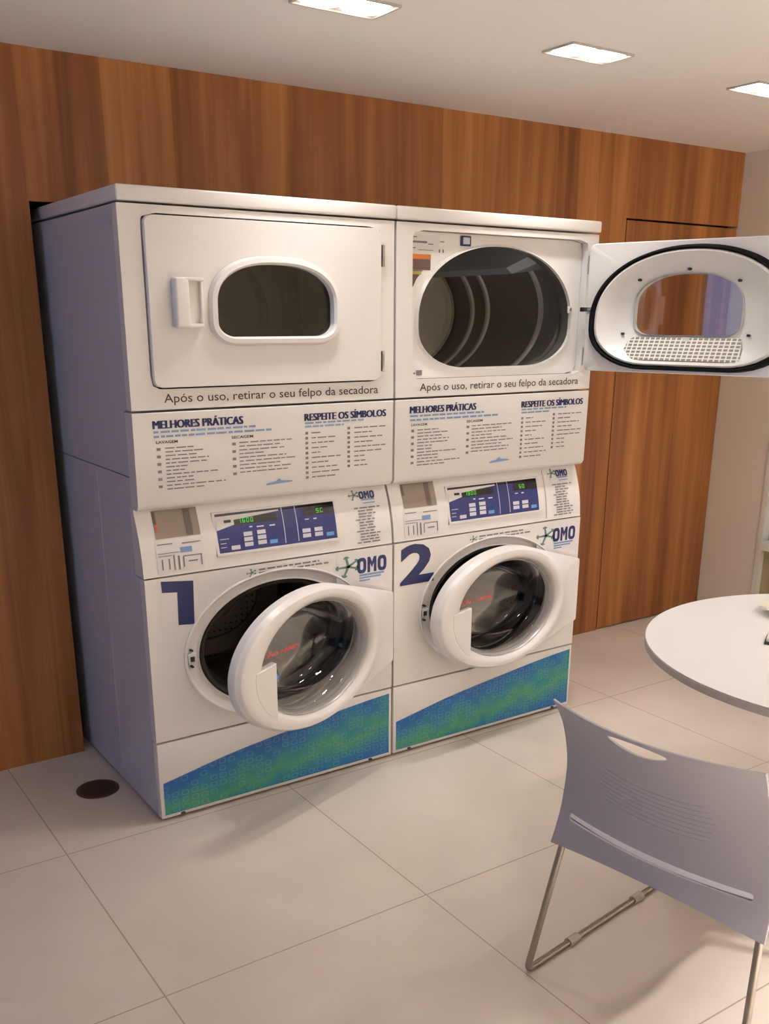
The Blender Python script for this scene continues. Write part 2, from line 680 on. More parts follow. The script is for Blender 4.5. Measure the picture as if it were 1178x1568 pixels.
# wood wall with the machine niche and a flush door
NX0, NX1, NZ = -0.036, 1.815, 1.898
wb = MB()
wb.box(WLX, NX0, D, D + 0.03, 0, HC)
wb.box(NX0, NX1, D, D + 0.03, NZ, HC)
wb.box(NX1, 2.660, D, D + 0.03, 0, HC)
wb.box(2.660, XR, D, D + 0.03, 1.992, HC)
struct(wb.build('wall_back', M_WOOD))
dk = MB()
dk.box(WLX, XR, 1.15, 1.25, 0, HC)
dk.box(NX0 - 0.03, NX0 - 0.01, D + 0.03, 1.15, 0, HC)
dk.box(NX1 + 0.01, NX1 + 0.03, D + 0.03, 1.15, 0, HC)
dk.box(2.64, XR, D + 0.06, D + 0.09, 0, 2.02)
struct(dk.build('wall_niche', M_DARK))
d1 = struct(MB().box(2.668, XR - 0.004, D + 0.001, D + 0.035, 0.006, 1.983, 0.0015).build('door_1', M_WOOD))

# white right wall with a tall window near the frame's edge
OY = 0.338
rw = MB()
rw.box(XR, XR + 0.12, OY, D + 0.1, 0, HC)
rw.box(XR, XR + 0.12, -1.6, OY, 0.98, HC)
rw.box(XR, XR + 0.12, YF, -1.6, 0, HC)
struct(rw.build('wall_right', M_WALL))
w1 = MB()
w1.box(XR - 0.012, XR + 0.09, OY - 0.028, OY, 0, 0.98)
w1.box(XR - 0.012, XR + 0.09, -1.6, -1.572, 0, 0.98)
w1.box(XR - 0.012, XR + 0.09, -1.6, OY, 0.95, 0.98)
w1.box(XR - 0.03, XR + 0.09, -1.572, OY - 0.028, 0.405, 0.445)
w1.box(XR + 0.03, XR + 0.06, -1.572, OY - 0.028, 0.525, 0.545)
win1 = struct(w1.build('window_1', M_FRAMEW))
MB().box(XR + 0.04, XR + 0.046, -1.572, OY - 0.028, 0.445, 0.95).build('pane', M_GLASS, win1)
MB().box(XR + 0.02, XR + 0.06, -1.572, OY - 0.028, 0.0, 0.405).build('panel', M_KHAKI, win1)

# left wall with a window; wall behind the camera
y0, y1, z0, z1 = WIN_L
lw = MB()
lw.box(WLX - 0.12, WLX, YF, y0, 0, HC)
lw.box(WLX - 0.12, WLX, y1, D + 0.1, 0, HC)
lw.box(WLX - 0.12, WLX, y0, y1, 0, z0)
lw.box(WLX - 0.12, WLX, y0, y1, z1, HC)
struct(lw.build('wall_left', M_WALLG))
w2 = MB()
for a, b in ((y0, y0 + 0.05), (y1 - 0.05, y1), ((y0 + y1) / 2 - 0.025, (y0 + y1) / 2 + 0.025)):
    w2.box(WLX - 0.09, WLX - 0.03, a, b, z0, z1)
for a, b in ((z0, z0 + 0.05), (z1 - 0.05, z1)):
    w2.box(WLX - 0.09, WLX - 0.03, y0, y1, a, b)
struct(w2.build('window_2', M_FRAMEW))
struct(MB().box(WLX - 0.2, XR + 0.2, YF - 0.1, YF, 0, HC).build('wall_front', M_WALL))

# ------------------------------------------------------------------ ceiling lights


def ceiling_light(x, y, label, power=LAMP_POWER, spread=95):
    t = thing('ceiling_downlight', label, 'ceiling light', (x, y, HC), 0, 'double recessed downlights')
    b = MB()
    hx, hy = 0.132, 0.070
    o = rrect(-hx, hx, -hy, hy, 0.004)
    i = rrect(-hx + 0.006, hx - 0.006, -hy + 0.006, hy - 0.006, 0.004)
    lp = [[(p[0], p[1], z) for p in q] for q, z in ((o, -0.0005), (o, -0.006), (i, -0.006), (i, -0.0005))]
    b.loft(lp)
    b.build('trim_frame', M_LAMPFRAME, t)
    for sx in (-0.063, 0.063):
        q = rrect(sx - 0.056, sx + 0.056, -0.056, 0.056, 0.036)
        c = MB().loft([[(p[0], p[1], -0.0008) for p in q], [(p[0], p[1], -0.004) for p in q],
                       [(sx + (p[0] - sx) * 0.8, p[1] * 0.8, -0.007) for p in q]], True, True)
        c.build('lamp', M_LAMP, t)
        a = area('lamp_light', (x + sx, y, HC - 0.012), 0.10, 0.10, power, LAMP_COLOR, spread=spread)
    return t


ceiling_light(0.572, -0.235, 'bright double square downlight in the ceiling, cut by the top of the photo')
ceiling_light(1.45, -0.240, 'bright double square downlight in the ceiling, middle of the row of three')
ceiling_light(2.33, -0.243, 'bright double square downlight in the ceiling at the right edge of the photo')
ceiling_light(1.45, -1.75, 'double square downlight of the second row, in the ceiling over the round table', 1.7, 150)
ceiling_light(2.33, -1.75, 'double square downlight of the second row, nearest the right wall', 2.4, 150)
ceiling_light(2.33, -3.0, 'unseen double fill downlight added in a third row, nearest the right wall', 23.0, 85)  # third row is added out of view to bounce fill off the floor
ceiling_light(1.45, -3.0, 'unseen double fill downlight added in a third row, second from the right wall', 23.0, 85)
ceiling_light(0.572, -3.7, 'unseen double fill downlight added in a third row, directly right of the photographer', 22.0, 75)
ceiling_light(-0.31, -3.9, 'unseen double fill downlight added in the ceiling behind the photographer', 12.0, 70)  # added unseen fill lamp behind the camera

# ------------------------------------------------------------------ stacked washer / dryer
W = 0.893
KX = 1.39          # a circle's width to height on these machines
YB = 0.93


def front(y):
    return lambda x, z: (x, y, z)


def cpy(z):
    """y of the slanted, slightly convex control panel"""
    t = (1.005 - z) / 0.19
    return 0.050 - 0.047 * t - 0.010 * math.sin(PI * min(max(t, 0), 1))


def cpan(e=0.0012):
    return lambda x, z: (x, cpy(z) - e, z)


def logo(parent, x, z, k, fn, fnk):
    """splash mark left of OMO: five arms ending in drops"""
    b = MB()
    for i, (a, ln) in enumerate(((100, 1.0), (35, .95), (-20, .8), (-110, 1.05), (182, .95))):
        a = math.radians(a)
        dx, dz = math.cos(a) * KX, math.sin(a)
        px, pz = -math.sin(a) * KX, math.cos(a)
        w0, w1 = 0.0045 * k, 0.009 * k
        L = 0.030 * k * ln
        pts = [(x - px * w0, z - pz * w0), (x + dx * L - px * w0 * .7, z + dz * L - pz * w0 * .7)]
        for j in range(9):
            q = -PI / 2 + PI * j / 8
            pts.append((x + dx * (L + w1 * math.cos(q)) + px * w1 * math.sin(q), z + dz * (L + w1 * math.cos(q)) + pz * w1 * math.sin(q)))
        pts += [(x + dx * L + px * w0 * .7, z + dz * L + pz * w0 * .7), (x + px * w0, z + pz * w0)]
        b.face([fn(*p) for p in pts])
    return b.build('splash_mark', M_GREENLOGO, parent)


def omo(parent, x0, x1, z0, z1, fn):
    b = MB()
    w = (x1 - x0) / 3.25
    h = z1 - z0
    for k in (0, 2):
        a = x0 + k * w * 1.125
        o = rrect(a, a + w, z0, z1, w * 0.36, h * 0.34, 6)
        i = rrect(a + w * 0.33, a + w * 0.67, z0 + h * 0.22, z1 - h * 0.22, w * 0.14, h * 0.14, 6)
        b.loft([[fn(*p) for p in o], [fn(*p) for p in i]])
    a = x0 + w * 1.125
    st = w * 0.30
    for p in ([(a, z0), (a + st, z0), (a + st, z1), (a, z1)], [(a + w - st, z0), (a + w, z0), (a + w, z1), (a + w - st, z1)],
              [(a + st, z1), (a + st, z1 - h * 0.42), (a + w / 2, z0 + h * 0.28), (a + w / 2, z0 + h * 0.66)],
              [(a + w / 2, z0 + h * 0.66), (a + w / 2, z0 + h * 0.28), (a + w - st, z1 - h * 0.42), (a + w - st, z1)]):
        b.face([fn(*q) for q in p])
    return b.build('brand_lettering', M_NAVY, parent)


def make_machine(x0, num, label, dryer_open, washer_angle):
    t = thing('stacked_washer_dryer', label, 'washer dryer', (x0, 0, 0), 0, 'stacked washer dryers in the niche')
    # --- cabinet shell
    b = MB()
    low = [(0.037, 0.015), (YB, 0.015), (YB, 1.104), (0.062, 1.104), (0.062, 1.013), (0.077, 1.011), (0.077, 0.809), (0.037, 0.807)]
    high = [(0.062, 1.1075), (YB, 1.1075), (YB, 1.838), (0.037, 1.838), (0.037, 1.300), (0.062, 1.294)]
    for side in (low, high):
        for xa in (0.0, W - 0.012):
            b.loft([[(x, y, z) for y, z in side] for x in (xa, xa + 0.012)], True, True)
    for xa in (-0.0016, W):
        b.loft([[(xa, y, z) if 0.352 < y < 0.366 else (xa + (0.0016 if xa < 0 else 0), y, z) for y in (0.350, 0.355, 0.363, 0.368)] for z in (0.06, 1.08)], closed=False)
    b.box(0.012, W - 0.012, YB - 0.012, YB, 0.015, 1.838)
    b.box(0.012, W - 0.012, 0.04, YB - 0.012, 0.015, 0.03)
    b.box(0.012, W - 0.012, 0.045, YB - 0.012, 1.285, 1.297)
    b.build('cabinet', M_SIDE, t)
    MB().box(0.02, W - 0.02, 0.03, YB - 0.03, 0.0, 0.016).build('base', M_BLACK, t)
    MB().box(-0.002, W + 0.002, -0.010, YB, 1.845, 1.884, 0.006, 3).build('top_lid', M_WHITE, t)
    # --- dryer front
    DX0, DX1, DZ0, DZ1 = 0.068, 0.838, 1.360, 1.814
    dc = ((DX0 + DX1) / 2, (DZ0 + DZ1) / 2)
    hole = rrect(DX0 - 0.005, DX1 + 0.005, DZ0 - 0.0045, DZ1 + 0.0045, 0.031, 0.023)
    outer = [(0, 1.299), (W, 1.299), (W, 1.839), (0, 1.839)]
    df = MB().holed(outer, hole, 0.0, 0.036, dc).build('dryer_front', M_WHITE, t)
    # bulkhead behind the door with the loading opening
    op = dee(0.104, 0.795, 1.389, 1.783, 1.545, 0.20, 0.125, 2.12)
    oc = (0.447, 1.585)
    jb = MB()
    jy = 0.030
    N = 96
    o_ = resample(rrect(DX0 - 0.004, DX1 + 0.004, DZ0 - 0.003, DZ1 + 0.003, 0.030, 0.022), oc, N)
    i_ = resample(op, oc, N)
    i2 = resample(offset_poly(op, 0.008), oc, N)
    jb.loft([at_y(o_, jy), at_y(i2, jy), at_y(i_, jy - 0.010), at_y(i_, jy + 0.004)])
    jamb = jb.build('door_jamb', M_LINER, t)
    fr_ = MB()
    fr_.loft([at_y(scaled(i_, oc, 1.004), jy - 0.004), at_y(scaled(i_, oc, 1.004), jy + 0.030), at_y(scaled(i_, oc, 1.03), jy + 0.055), at_y(scaled(i_, oc, 1.10), jy + 0.060)])
    fr_.build('opening_ring', M_RINGG, t)
    # drum: coated barrel with two rolled ribs, galvanised rear bulkhead, baffles
    RX, RZ = 0.405, 0.272
    DY1 = 0.80
    dz_ = 1.575
    dx_ = 0.447
    dr = MB()
    prof = [(0.095, 0.90), (0.10, 0.985), (0.13, 1.0), (DY1, 1.0)]
    dr.loft([at_y(ell(dx_, dz_, RX * k, RZ * k), y) for y, k in prof])
    drum = dr.build('dryer_drum', M_DRUMD, t)
    for yy in (0.24, 0.56, 0.66):
        rb = MB()
        rb.loft([at_y(ell(dx_, dz_, RX * k, RZ * k), yy + dy) for dy, k in
                 ((-0.012, 0.999), (-0.008, 0.975), (0.0, 0.966), (0.008, 0.975), (0.012, 0.999))])
        rb.build('drum_rib', M_RIB, drum)
    bk = MB()
    bk.loft([at_y(ell(dx_, dz_, RX * k, RZ * k), y) for y, k in
             ((DY1, 1.0), (DY1 - 0.02, 0.985), (DY1 - 0.03, 0.93), (DY1 - 0.005, 0.90), (DY1 - 0.002, 0.5))], False, True)
    bk.build('rear_bulkhead', M_BULK, drum)
    for a in (46, 168, 284):
        ar = math.radians(a)
        ca, sa = math.cos(ar), math.sin(ar)
        bf = MB()
        lp = []
        for y, h in ((0.135, 0.06), (0.21, 0.27 if a < 60 else 0.19), (0.72, 0.27 if a < 60 else 0.19), (0.78, 0.12)):
            ring = []
            for da, k in ((-12, 0.995), (-4, 1 - h), (4, 1 - h), (12, 0.995)):
                q = ar + math.radians(da)
                ring.append((dx_ + RX * k * math.cos(q), y, dz_ + RZ * k * math.sin(q)))
            lp.append(ring)
        bf.loft(lp, True, True)
        bf.build('drum_baffle', M_BAFFLE, drum)

    if not dryer_open:
        sl = MB()
        hr = resample(hole, dc, 360)
        sl.loft([at_y(scaled(hr, dc, 1.004), 0.016), at_y(scaled(hr, dc, 0.96), 0.016), at_y(scaled(hr, dc, 0.96), 0.020), at_y(scaled(hr, dc, 1.004), 0.020)])
        sl.build('seam_shade_strip', M_BLACK, t)  # black strip added to darken the gap round the shut door
    # --- dryer door (built closed, hinge axis at local x = 0 on the right)
    HX = DX1 + 0.004
    dr_e = bpy.data.objects.new('dryer_door', None)
    y_out = -0.012
    door = MB()
    sh = [(x - HX, z) for x, z in rrect(DX0, DX1, DZ0, DZ1, 0.028, 0.020)]
    gl = [(x - HX, z) for x, z in dee(0.268, 0.655, 1.497, 1.697, 1.585, 0.055, 0.040, 2.4)]
    gc = (0.4615 - HX, 1.588)
    if dryer_open:
        sh = [(x - HX, z) for x, z in rrect(DX0 + 0.012, DX1 - 0.006, DZ0 + 0.009, DZ1 - 0.010, 0.028, 0.020)]
    sr = resample(sh, gc, 360)
    # corners kept by adding the exact outline through dense sampling
    gr = resample(gl, gc, 360)
    th = 0.027 if not dryer_open else 0.060
    if not dryer_open:
        door.loft([at_y(scaled(sr, gc, 0.994), y_out), at_y(resample(offset_poly(gl, 0.004), gc, 360), y_out),
                   at_y(gr, y_out + th), at_y(sr, y_out + th), at_y(sr, y_out + 0.004), at_y(scaled(sr, gc, 0.994), y_out)])
        d_o = door.build('dryer_door', M_WHITE, t)
    else:
        # outer pan with returned edge; the inside carries a funnel-shaped liner
        liner_rim = [(x - HX, z) for x, z in dee(0.092, 0.790, 1.393, 1.776, 1.545, 0.20, 0.125, 2.12)]
        rim = resample(liner_rim, gc, 360)
        door.loft([at_y(scaled(sr, gc, 0.994), y_out), at_y(resample(offset_poly(gl, 0.004), gc, 360), y_out),
                   at_y(gr, y_out + 0.004), at_y(sr, y_out + 0.004), at_y(scaled(sr, gc, 0.994), y_out)])
        door.loft([at_y(sr, y_out + 0.002), at_y(sr, y_out + 0.040), at_y(scaled(sr, gc, 0.985), y_out + 0.044), at_y(rim, y_out + 0.044)])
        d_o = door.build('dryer_door', M_WHITE, t)
        ln = MB()
        ln.loft([at_y(rim, y_out + 0.040), at_y(scaled(rim, gc, 0.985), y_out + 0.060), at_y(scaled(rim, gc, 0.955), y_out + 0.066),
                 at_y(scaled(rim, gc, 0.93), y_out + 0.060),
                 at_y([(r[0] * .55 + g[0] * .45, r[1] * .55 + g[1] * .45) for r, g in zip(rim, gr)], y_out + 0.025),
                 at_y(resample(offset_poly(gl, 0.004), gc, 360), y_out + 0.006)])
        ln.build('door_liner', M_LINER, d_o)
        gk = MB()
        g1 = [scaled(rim, gc, k) for k in (1.0, 1.02, 1.05, 1.068)]
        gk.loft([at_y(g1[0], y_out + 0.044), at_y(g1[0], y_out + 0.060), at_y(g1[1], y_out + 0.068), at_y(g1[2], y_out + 0.062), at_y(g1[3], y_out + 0.044)])
        gk.build('door_gasket', M_BLACK, d_o)
    MB().loft([at_y(gr, y_out + 0.012), at_y(gr, y_out + 0.016)], True, True).build(
        'window_pane', M_GLASS if dryer_open else M_GLASSD, d_o)
    ring = MB()
    g0, g1, g2, g3 = (resample(offset_poly(gl, d), gc, 360) for d in (0.0, 0.006, 0.018, 0.024))
    ring.loft([at_y(g0, y_out + 0.014), at_y(g0, y_out - 0.012), at_y(g1, y_out - 0.020), at_y(g2, y_out - 0.018), at_y(g3, y_out - 0.001)])
    ring.build('window_ring', M_PLASTIC, d_o)
    # handle: raised pull with a scooped pocket
    hx0, hx1, hz0, hz1 = 0.134 - HX, 0.222 - HX, 1.522, 1.656
    hn = MB()
    hn.box(hx0, hx0 + 0.042, y_out - 0.034, y_out + 0.001, hz0, hz1, 0.007, 3)
    hn.box(hx0 + 0.030, hx1, y_out - 0.034, y_out + 0.001, hz1 - 0.010, hz1, 0.004)
    hn.box(hx0 + 0.030, hx1, y_out - 0.022, y_out + 0.001, hz0, hz0 + 0.012, 0.004)
    hn.box(hx1 - 0.008, hx1, y_out - 0.020, y_out + 0.001, hz0, hz1, 0.003)
    hn.box(hx0 + 0.038, hx1 - 0.006, y_out - 0.006, y_out + 0.001, hz0 + 0.01, hz1 - 0.008)
    hn.build('handle', M_PLASTIC, d_o)
    for hz in (1.735, 1.418):
        MB().box(-0.001, 0.006, y_out - 0.003, y_out + 0.020, hz - 0.032, hz + 0.032, 0.002).build('hinge', M_CHROME, d_o)
    if dryer_open:
        # lint screen on the lower slope of the liner, screws, small screen tab
        ls = MB()
        a, b2 = (0.262 - HX, 1.470), (0.662 - HX, 1.470)
        yA, yB = y_out + 0.0115, y_out + 0.057
        ls.face([(0.243 - HX, yB, 1.414), (0.685 - HX, yB, 1.414), (0.662 - HX, yA, 1.490), (0.262 - HX, yA, 1.490)])
        ls.build('lint_screen', M_MESHG, d_o)
        MB().box(0.440 - HX, 0.466 - HX, yA, yA + 0.006, 1.478, 1.491).build('screen_tab', M_PALE, d_o)
        for sx, sz in ((0.285, 1.672), (0.462, 1.712), (0.640, 1.680), (0.236, 1.50), (0.690, 1.50)):
            k = ell(sx - HX, sz, 0.006, 0.0045, 12)
            MB().loft([at_y(k, y_out + 0.012), at_y(k, y_out + 0.024)], True, True).build('screw', M_STEELD, d_o)
        MB().box(-0.035, 0.012, y_out + 0.040, y_out + 0.048, 1.575, 1.590, 0.001).build('door_catch', M_CHROME, d_o)
        d_o.location = (HX + 0.002, -0.014, 0)
        d_o.rotation_euler = (0, 0, math.radians(180 - 74))
        # stickers and catches on the jamb
        f = front(jy - 0.001)
        ilab = rects([(0.070, 0.190, 1.755, 1.806)], f, 'instruction_label', M_PALE, t)
        printed([(0.076, 0.10, 1.798, 1.801), (0.076, 0.14, 1.782, 1.788), (0.145, 0.165, 1.778, 1.781), (0.076, 0.095, 1.765, 1.768),
               (0.105, 0.165, 1.760, 1.762), (0.192, 0.21, 1.787, 1.790), (0.188, 0.194, 1.755, 1.765), (0.203, 0.209, 1.755, 1.765)],
              front(jy - 0.002), M_INK, ilab)
        b = MB()
        b.face([f(*p) for p in ((0.068, 1.700), (0.156, 1.700), (0.156, 1.745), (0.068, 1.745))])
        lb = b.build('warning_label', M_BROWNP, t)
        lb2 = rects([(0.070, 0.156, 1.733, 1.748)], front(jy - 0.002), 'orange_band', M_ORANGE, lb)
        lb2['label'] = 'orange band'
        b = MB()
        b.face([f(*p) for p in ((0.068, 1.648), (0.086, 1.648), (0.100, 1.672), (0.124, 1.699), (0.068, 1.699))])
        lb = b.build('warning_label', M_BROWNP, t)
        rects([(0.069, 0.118, 1.686, 1.696)], front(jy - 0.002), 'yellow_band', M_OLIVE, lb)
        sq = MB()
        sq.box(0.278, 0.320, jy - 0.006, jy, 1.779, 1.811, 0.002)
        sq = sq.build('door_switch', M_NAVY, t)
        MB().box(0.285, 0.313, jy - 0.009, jy - 0.004, 1.785, 1.806, 0.002).build('switch_face', M_BUTTON, sq)
        for cx in (0.062 + 0.012, 0.795):
            c_ = MB().box(cx - 0.012, cx + 0.010, jy - 0.006, jy, 1.570, 1.594, 0.002).build('strike', M_PALE, t)
            MB().box(cx - 0.004, cx + 0.003, jy - 0.008, jy - 0.005, 1.577, 1.588).build('strike_slot', M_STEELD, c_)
        printed([(0.064, 0.086, 1.366, 1.384), (0.092, 0.10, 1.372, 1.377), (0.104, 0.128, 1.367, 1.384)], front(jy - 0.001), M_INK, jamb)
    else:
        d_o.location = (HX, 0, 0)
    # line of lettering below the dryer door
    letters('Após o uso, retirar o seu felpo da secadora', 0.098, 0.832, 1.310, 1.343, front(-0.001), 'lettering', M_INKD, t, 0.004)

    # --- info panel
    ip = MB()
    prof = [(0.002, 1.292), (0.0, 1.290), (0.004, 1.030), (0.010, 1.018), (0.020, 1.012), (0.06, 1.012), (0.06, 1.292)]
    ip.loft([[(x, y, z) for y, z in prof] for x in (0.0, W)], True, True)
    info = ip.build('info_panel', M_WHITE, t)
    f = lambda x, z: (x, 0.004 * (1.290 - z) / 0.26 - 0.001, z)
    letters('MELHORES PRÁTICAS', 0.060, 0.343, 1.246, 1.275, f, 'heading', M_NAVY, info, 0.0, 0.0, 0.0022)
    letters('RESPEITE OS SÍMBOLOS', 0.557, 0.863, 1.243, 1.271, f, 'heading', M_NAVY, info, 0.0, 0.0, 0.002)
    letters('LAVAGEM', 0.066, 0.132, 1.2035, 1.212, f, 'subheading', M_INKD, info, 0.02)
    letters('SECAGEM', 0.304, 0.376, 1.2035, 1.212, f, 'subheading', M_INKD, info, 0.02)

    def words(xa, xb, z, h, fill=0.75, rnd=random.Random(num)):
        out, x = [], xa
        while x < xb - 0.006:
            w = rnd.uniform(0.012, 0.034)
            out.append((x, min(x + w, xb), z - h / 2, z + h / 2))
            x += w + rnd.uniform(0.003, 0.007)
        return out
    rn = random.Random(3)
    sub = words(0.060, 0.385, 1.237, 0.006) + words(0.060, 0.445, 1.224, 0.006) + words(0.557, 0.78, 1.236, 0.005) + words(0.557, 0.70, 1.225, 0.005)
    printed(sub, f, M_BLUEINK, info)
    small = []
    for i in range(12):
        z = 1.190 - i * 0.0108
        small += words(0.092 if i else 0.092, 0.150 + rn.random() * 0.13, z, 0.0034)
    for i in range(9):
        z = 1.191 - i * 0.0112
        small += words(0.328, 0.40 + rn.random() * 0.14, z, 0.0034)
    for i in range(10):
        z = 1.205 - i * 0.0155
        small += words(0.580, 0.61 + rn.random() * 0.09, z, 0.0036)
    for i in range(9):
        z = 1.212 - i * 0.0152
        small += words(0.740, 0.77 + rn.random() * 0.10, z, 0.0036)
    printed(small, f, M_INK, info)
    sy = []
    for i in range(6):
        sy.append((0.066, 0.078, 1.184 - i * 0.0216, 1.192 - i * 0.0216))
    for i in range(5):
        sy.append((0.305, 0.317, 1.184 - i * 0.0224, 1.192 - i * 0.0224))
    for i in range(10):
        sy.append((0.558, 0.568, 1.201 - i * 0.0155, 1.209 - i * 0.0155))
    for i in range(9):
        sy.append((0.714, 0.724, 1.208 - i * 0.0152, 1.216 - i * 0.0152))
    printed(sy, f, M_INK, info)
    b = MB()
    b.face([f(*p) for p in ((0.415, 1.053), (0.510, 1.058), (0.507, 1.062), (0.470, 1.065), (0.462, 1.072), (0.450, 1.064), (0.418, 1.059))])
    b.build('arrow_mark', M_BLUEINK, info)

    # --- control panel
    cp = MB()
    zs = [1.012, 1.005] + [1.005 - 0.19 * i / 10 for i in range(1, 11)] + [0.811]
    prof = [(cpy(min(z, 1.005)), z) for z in zs]
    prof += [(0.075, 0.811), (0.075, 1.012)]
    cp.loft([[(x, y, z) for y, z in prof] for x in (0.0, W)], True, True)
    ctl = cp.build('control_panel', M_WHITE, t)
    g = cpan()
    g2 = cpan(0.0024)
    g3 = cpan(0.0036)
    # dispenser pocket + label
    rects([(0.052, 0.195, 0.922, 1.002)], g, 'coin_slot', mat('coin_slot_grey', (138, 124, 110), 0.45), ctl)
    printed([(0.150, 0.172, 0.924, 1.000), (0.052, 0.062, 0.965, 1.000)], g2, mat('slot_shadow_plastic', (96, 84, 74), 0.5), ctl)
    if num == 1:
        printed([(0.056, 0.062, 0.945, 0.965)], g3, M_RED, ctl)
    rects([(0.046, 0.198, 0.822, 0.914)], g, 'instruction_label', M_PALE, ctl)
    lines = [(0.052, 0.10, 0.904, 0.907), (0.13, 0.19, 0.902, 0.905), (0.05, 0.12, 0.878, 0.880), (0.05, 0.095, 0.870, 0.872),
             (0.098, 0.102, 0.826, 0.872), (0.112, 0.118, 0.826, 0.868), (0.13, 0.19, 0.863, 0.866), (0.128, 0.132, 0.832, 0.863),
             (0.186, 0.190, 0.832, 0.863), (0.145, 0.175, 0.846, 0.850), (0.06, 0.064, 0.83, 0.862), (0.082, 0.086, 0.83, 0.862)]
    printed(lines, g2, M_INK, ctl)
    rects([(0.122, 0.160, 0.876, 0.892)], g2, 'soap_drawing', M_BLUEINK, ctl)
    # display: bevelled frame, blue face, white title corner, digits, buttons
    fr = MB()
    ox0, ox1, oz0, oz1 = 0.240, 0.684, 0.848, 0.979
    for x0_, x1_, z0_, z1_ in ((ox0, ox1, oz0, oz0 + 0.008), (ox0, ox1, oz1 - 0.005, oz1), (ox0, ox0 + 0.009, oz0, oz1), (ox1 - 0.009, ox1, oz0, oz1)):
        pts = [(x0_, z0_), (x1_, z0_), (x1_, z1_), (x0_, z1_)]
        fr.loft([[cpan(0.0)(*p) for p in pts], [cpan(0.005)(*p) for p in pts]], False, True)
    fr.build('display_frame', M_PALE, ctl)
    rects([(ox0 + 0.009, ox1 - 0.009, oz0 + 0.008, oz1 - 0.005)], g, 'display_face', M_PANELBLUE, ctl)
    rects([(0.250, 0.675, 0.966, 0.974), (0.560, 0.675, 0.938, 0.966), (0.305, 0.46, 0.936, 0.958)], cpan(0.0018), 'display_window', M_PANELBLACK, ctl)
    b = MB()
    b.face([g2(*p) for p in ((0.249, 0.925), (0.31, 0.938), (0.31, 0.952), (0.47, 0.964), (0.47, 0.968), (0.249, 0.966))])
    b.build('title_strip', M_PALE, ctl)
    printed([(0.276, 0.300, 0.946, 0.954)], g3, M_PANELBLACK, ctl)

    def digits(s, x, z, w, h):
        seg = {'0': 'abcdef', '1': 'bc', '5': 'afgcd', '6': 'afgedc', '8': 'abcdefg', 'C': 'afed'}
        out = []
        k = 0.0022
        for ch in s:
            for q in seg[ch]:
                out.append({'a': (x, x + w, z + h - k, z + h), 'd': (x, x + w, z, z + k), 'g': (x, x + w, z + h / 2 - k / 2, z + h / 2 + k / 2),
                            'f': (x, x + k, z + h / 2, z + h), 'e': (x, x + k, z, z + h / 2), 'b': (x + w - k, x + w, z + h / 2, z + h),
                            'c': (x + w - k, x + w, z, z + h / 2)}[q])
            x += w + 0.005
        return out
    printed(digits('1600' if num == 1 else '1800', 0.325, 0.941, 0.009, 0.014) + digits('5C' if num == 1 else '60', 0.606 if num == 1 else 0.585, 0.944, 0.010, 0.014),
          g3, M_DIGIT, ctl)
    printed([(0.480, 0.4825, 0.862, 0.972), (0.528, 0.5305, 0.862, 0.972), (0.255, 0.285, 0.897, 0.899), (0.255, 0.275, 0.884, 0.886), (0.255, 0.275, 0.872, 0.874),
           (0.36, 0.37, 0.924, 0.928), (0.385, 0.41, 0.922, 0.926), (0.43, 0.45, 0.921, 0.925), (0.56, 0.575, 0.926, 0.929), (0.592, 0.604, 0.925, 0.929)],
          g2, M_BUTTON, ctl)
    for bx, bz in ((0.336, 0.905), (0.336, 0.889), (0.336, 0.873), (0.383, 0.906), (0.383, 0.890), (0.383, 0.874), (0.290, 0.868),
                   (0.545, 0.892), (0.545, 0.876), (0.590, 0.892), (0.590, 0.876)):
        rects([(bx, bx + 0.030, bz - 0.005, bz + 0.0075)], g3, 'button', M_BUTTON, ctl)
    for bx in (0.424, 0.634):
        rects([(bx, bx + 0.028, 0.867, 0.879)], g3, 'button', M_BUTTONBLUE, ctl)['label'] = 'blue button'
    # usage notes at the right of the panel
    if num == 2:
        printed([(0.712, 0.714, 0.818, 1.0)], g, M_INK, ctl)
    omo(ctl, 0.780, 0.842, 0.970, 0.994, g2)
    logo(ctl, 0.760, 0.984, 0.42, g2, None)
    printed([(0.785, 0.840, 0.965, 0.969), (0.790, 0.838, 0.955, 0.958)], g2, M_BLUEINK, ctl)
    nt_ = []
    for i in range(13):
        z = 0.942 - i * 0.0095
        nt_ += words(0.752 + (0.014 if i % 4 else 0), 0.80 + rn.random() * 0.056, z, 0.0042)
    printed(nt_, g2, M_INK, ctl)

    # --- washer front with round opening
    OC = (0.455, 0.533)
    outer = [(0, 0.280), (W, 0.280), (W, 0.806), (0, 0.806)]
    bez = ell(*OC, 0.346, 0.249, 96)
    wf = MB().holed(outer, bez, 0.0, 0.036, OC).build('washer_front', M_WHITE, t)
    bz = MB()
    bz.loft([at_y(ell(*OC, r * KX, r), y) for r, y in ((0.2495, 0.002), (0.249, -0.004), (0.245, -0.005), (0.241, 0.001),
                                                         (0.236, 0.010), (0.222, 0.016), (0.214, 0.018), (0.209, 0.012), (0.206, 0.030))])
    bz.build('opening_bezel', M_PLASTIC, t)
    gs = MB()
    gs.loft([at_y(ell(*OC, r * KX, r), y) for r, y in ((0.208, 0.022), (0.203, 0.014), (0.196, 0.018), (0.190, 0.035), (0.198, 0.050),
                                                         (0.196, 0.068), (0.184, 0.080), (0.178, 0.092), (0.184, 0.11), (0.190, 0.13))])
    gs.build('rubber_gasket', M_GASKET, t)
    dm = MB()
    dm.loft([at_y(ell(*OC, r * 1.36, r), y) for r, y in ((0.186, 0.135), (0.215, 0.145), (0.235, 0.18), (0.235, 0.58), (0.22, 0.60),
                                                           (0.16, 0.605), (0.15, 0.595), (0.09, 0.60), (0.08, 0.585))], False, True)
    wd = dm.build('washer_drum', M_DRUM, t)
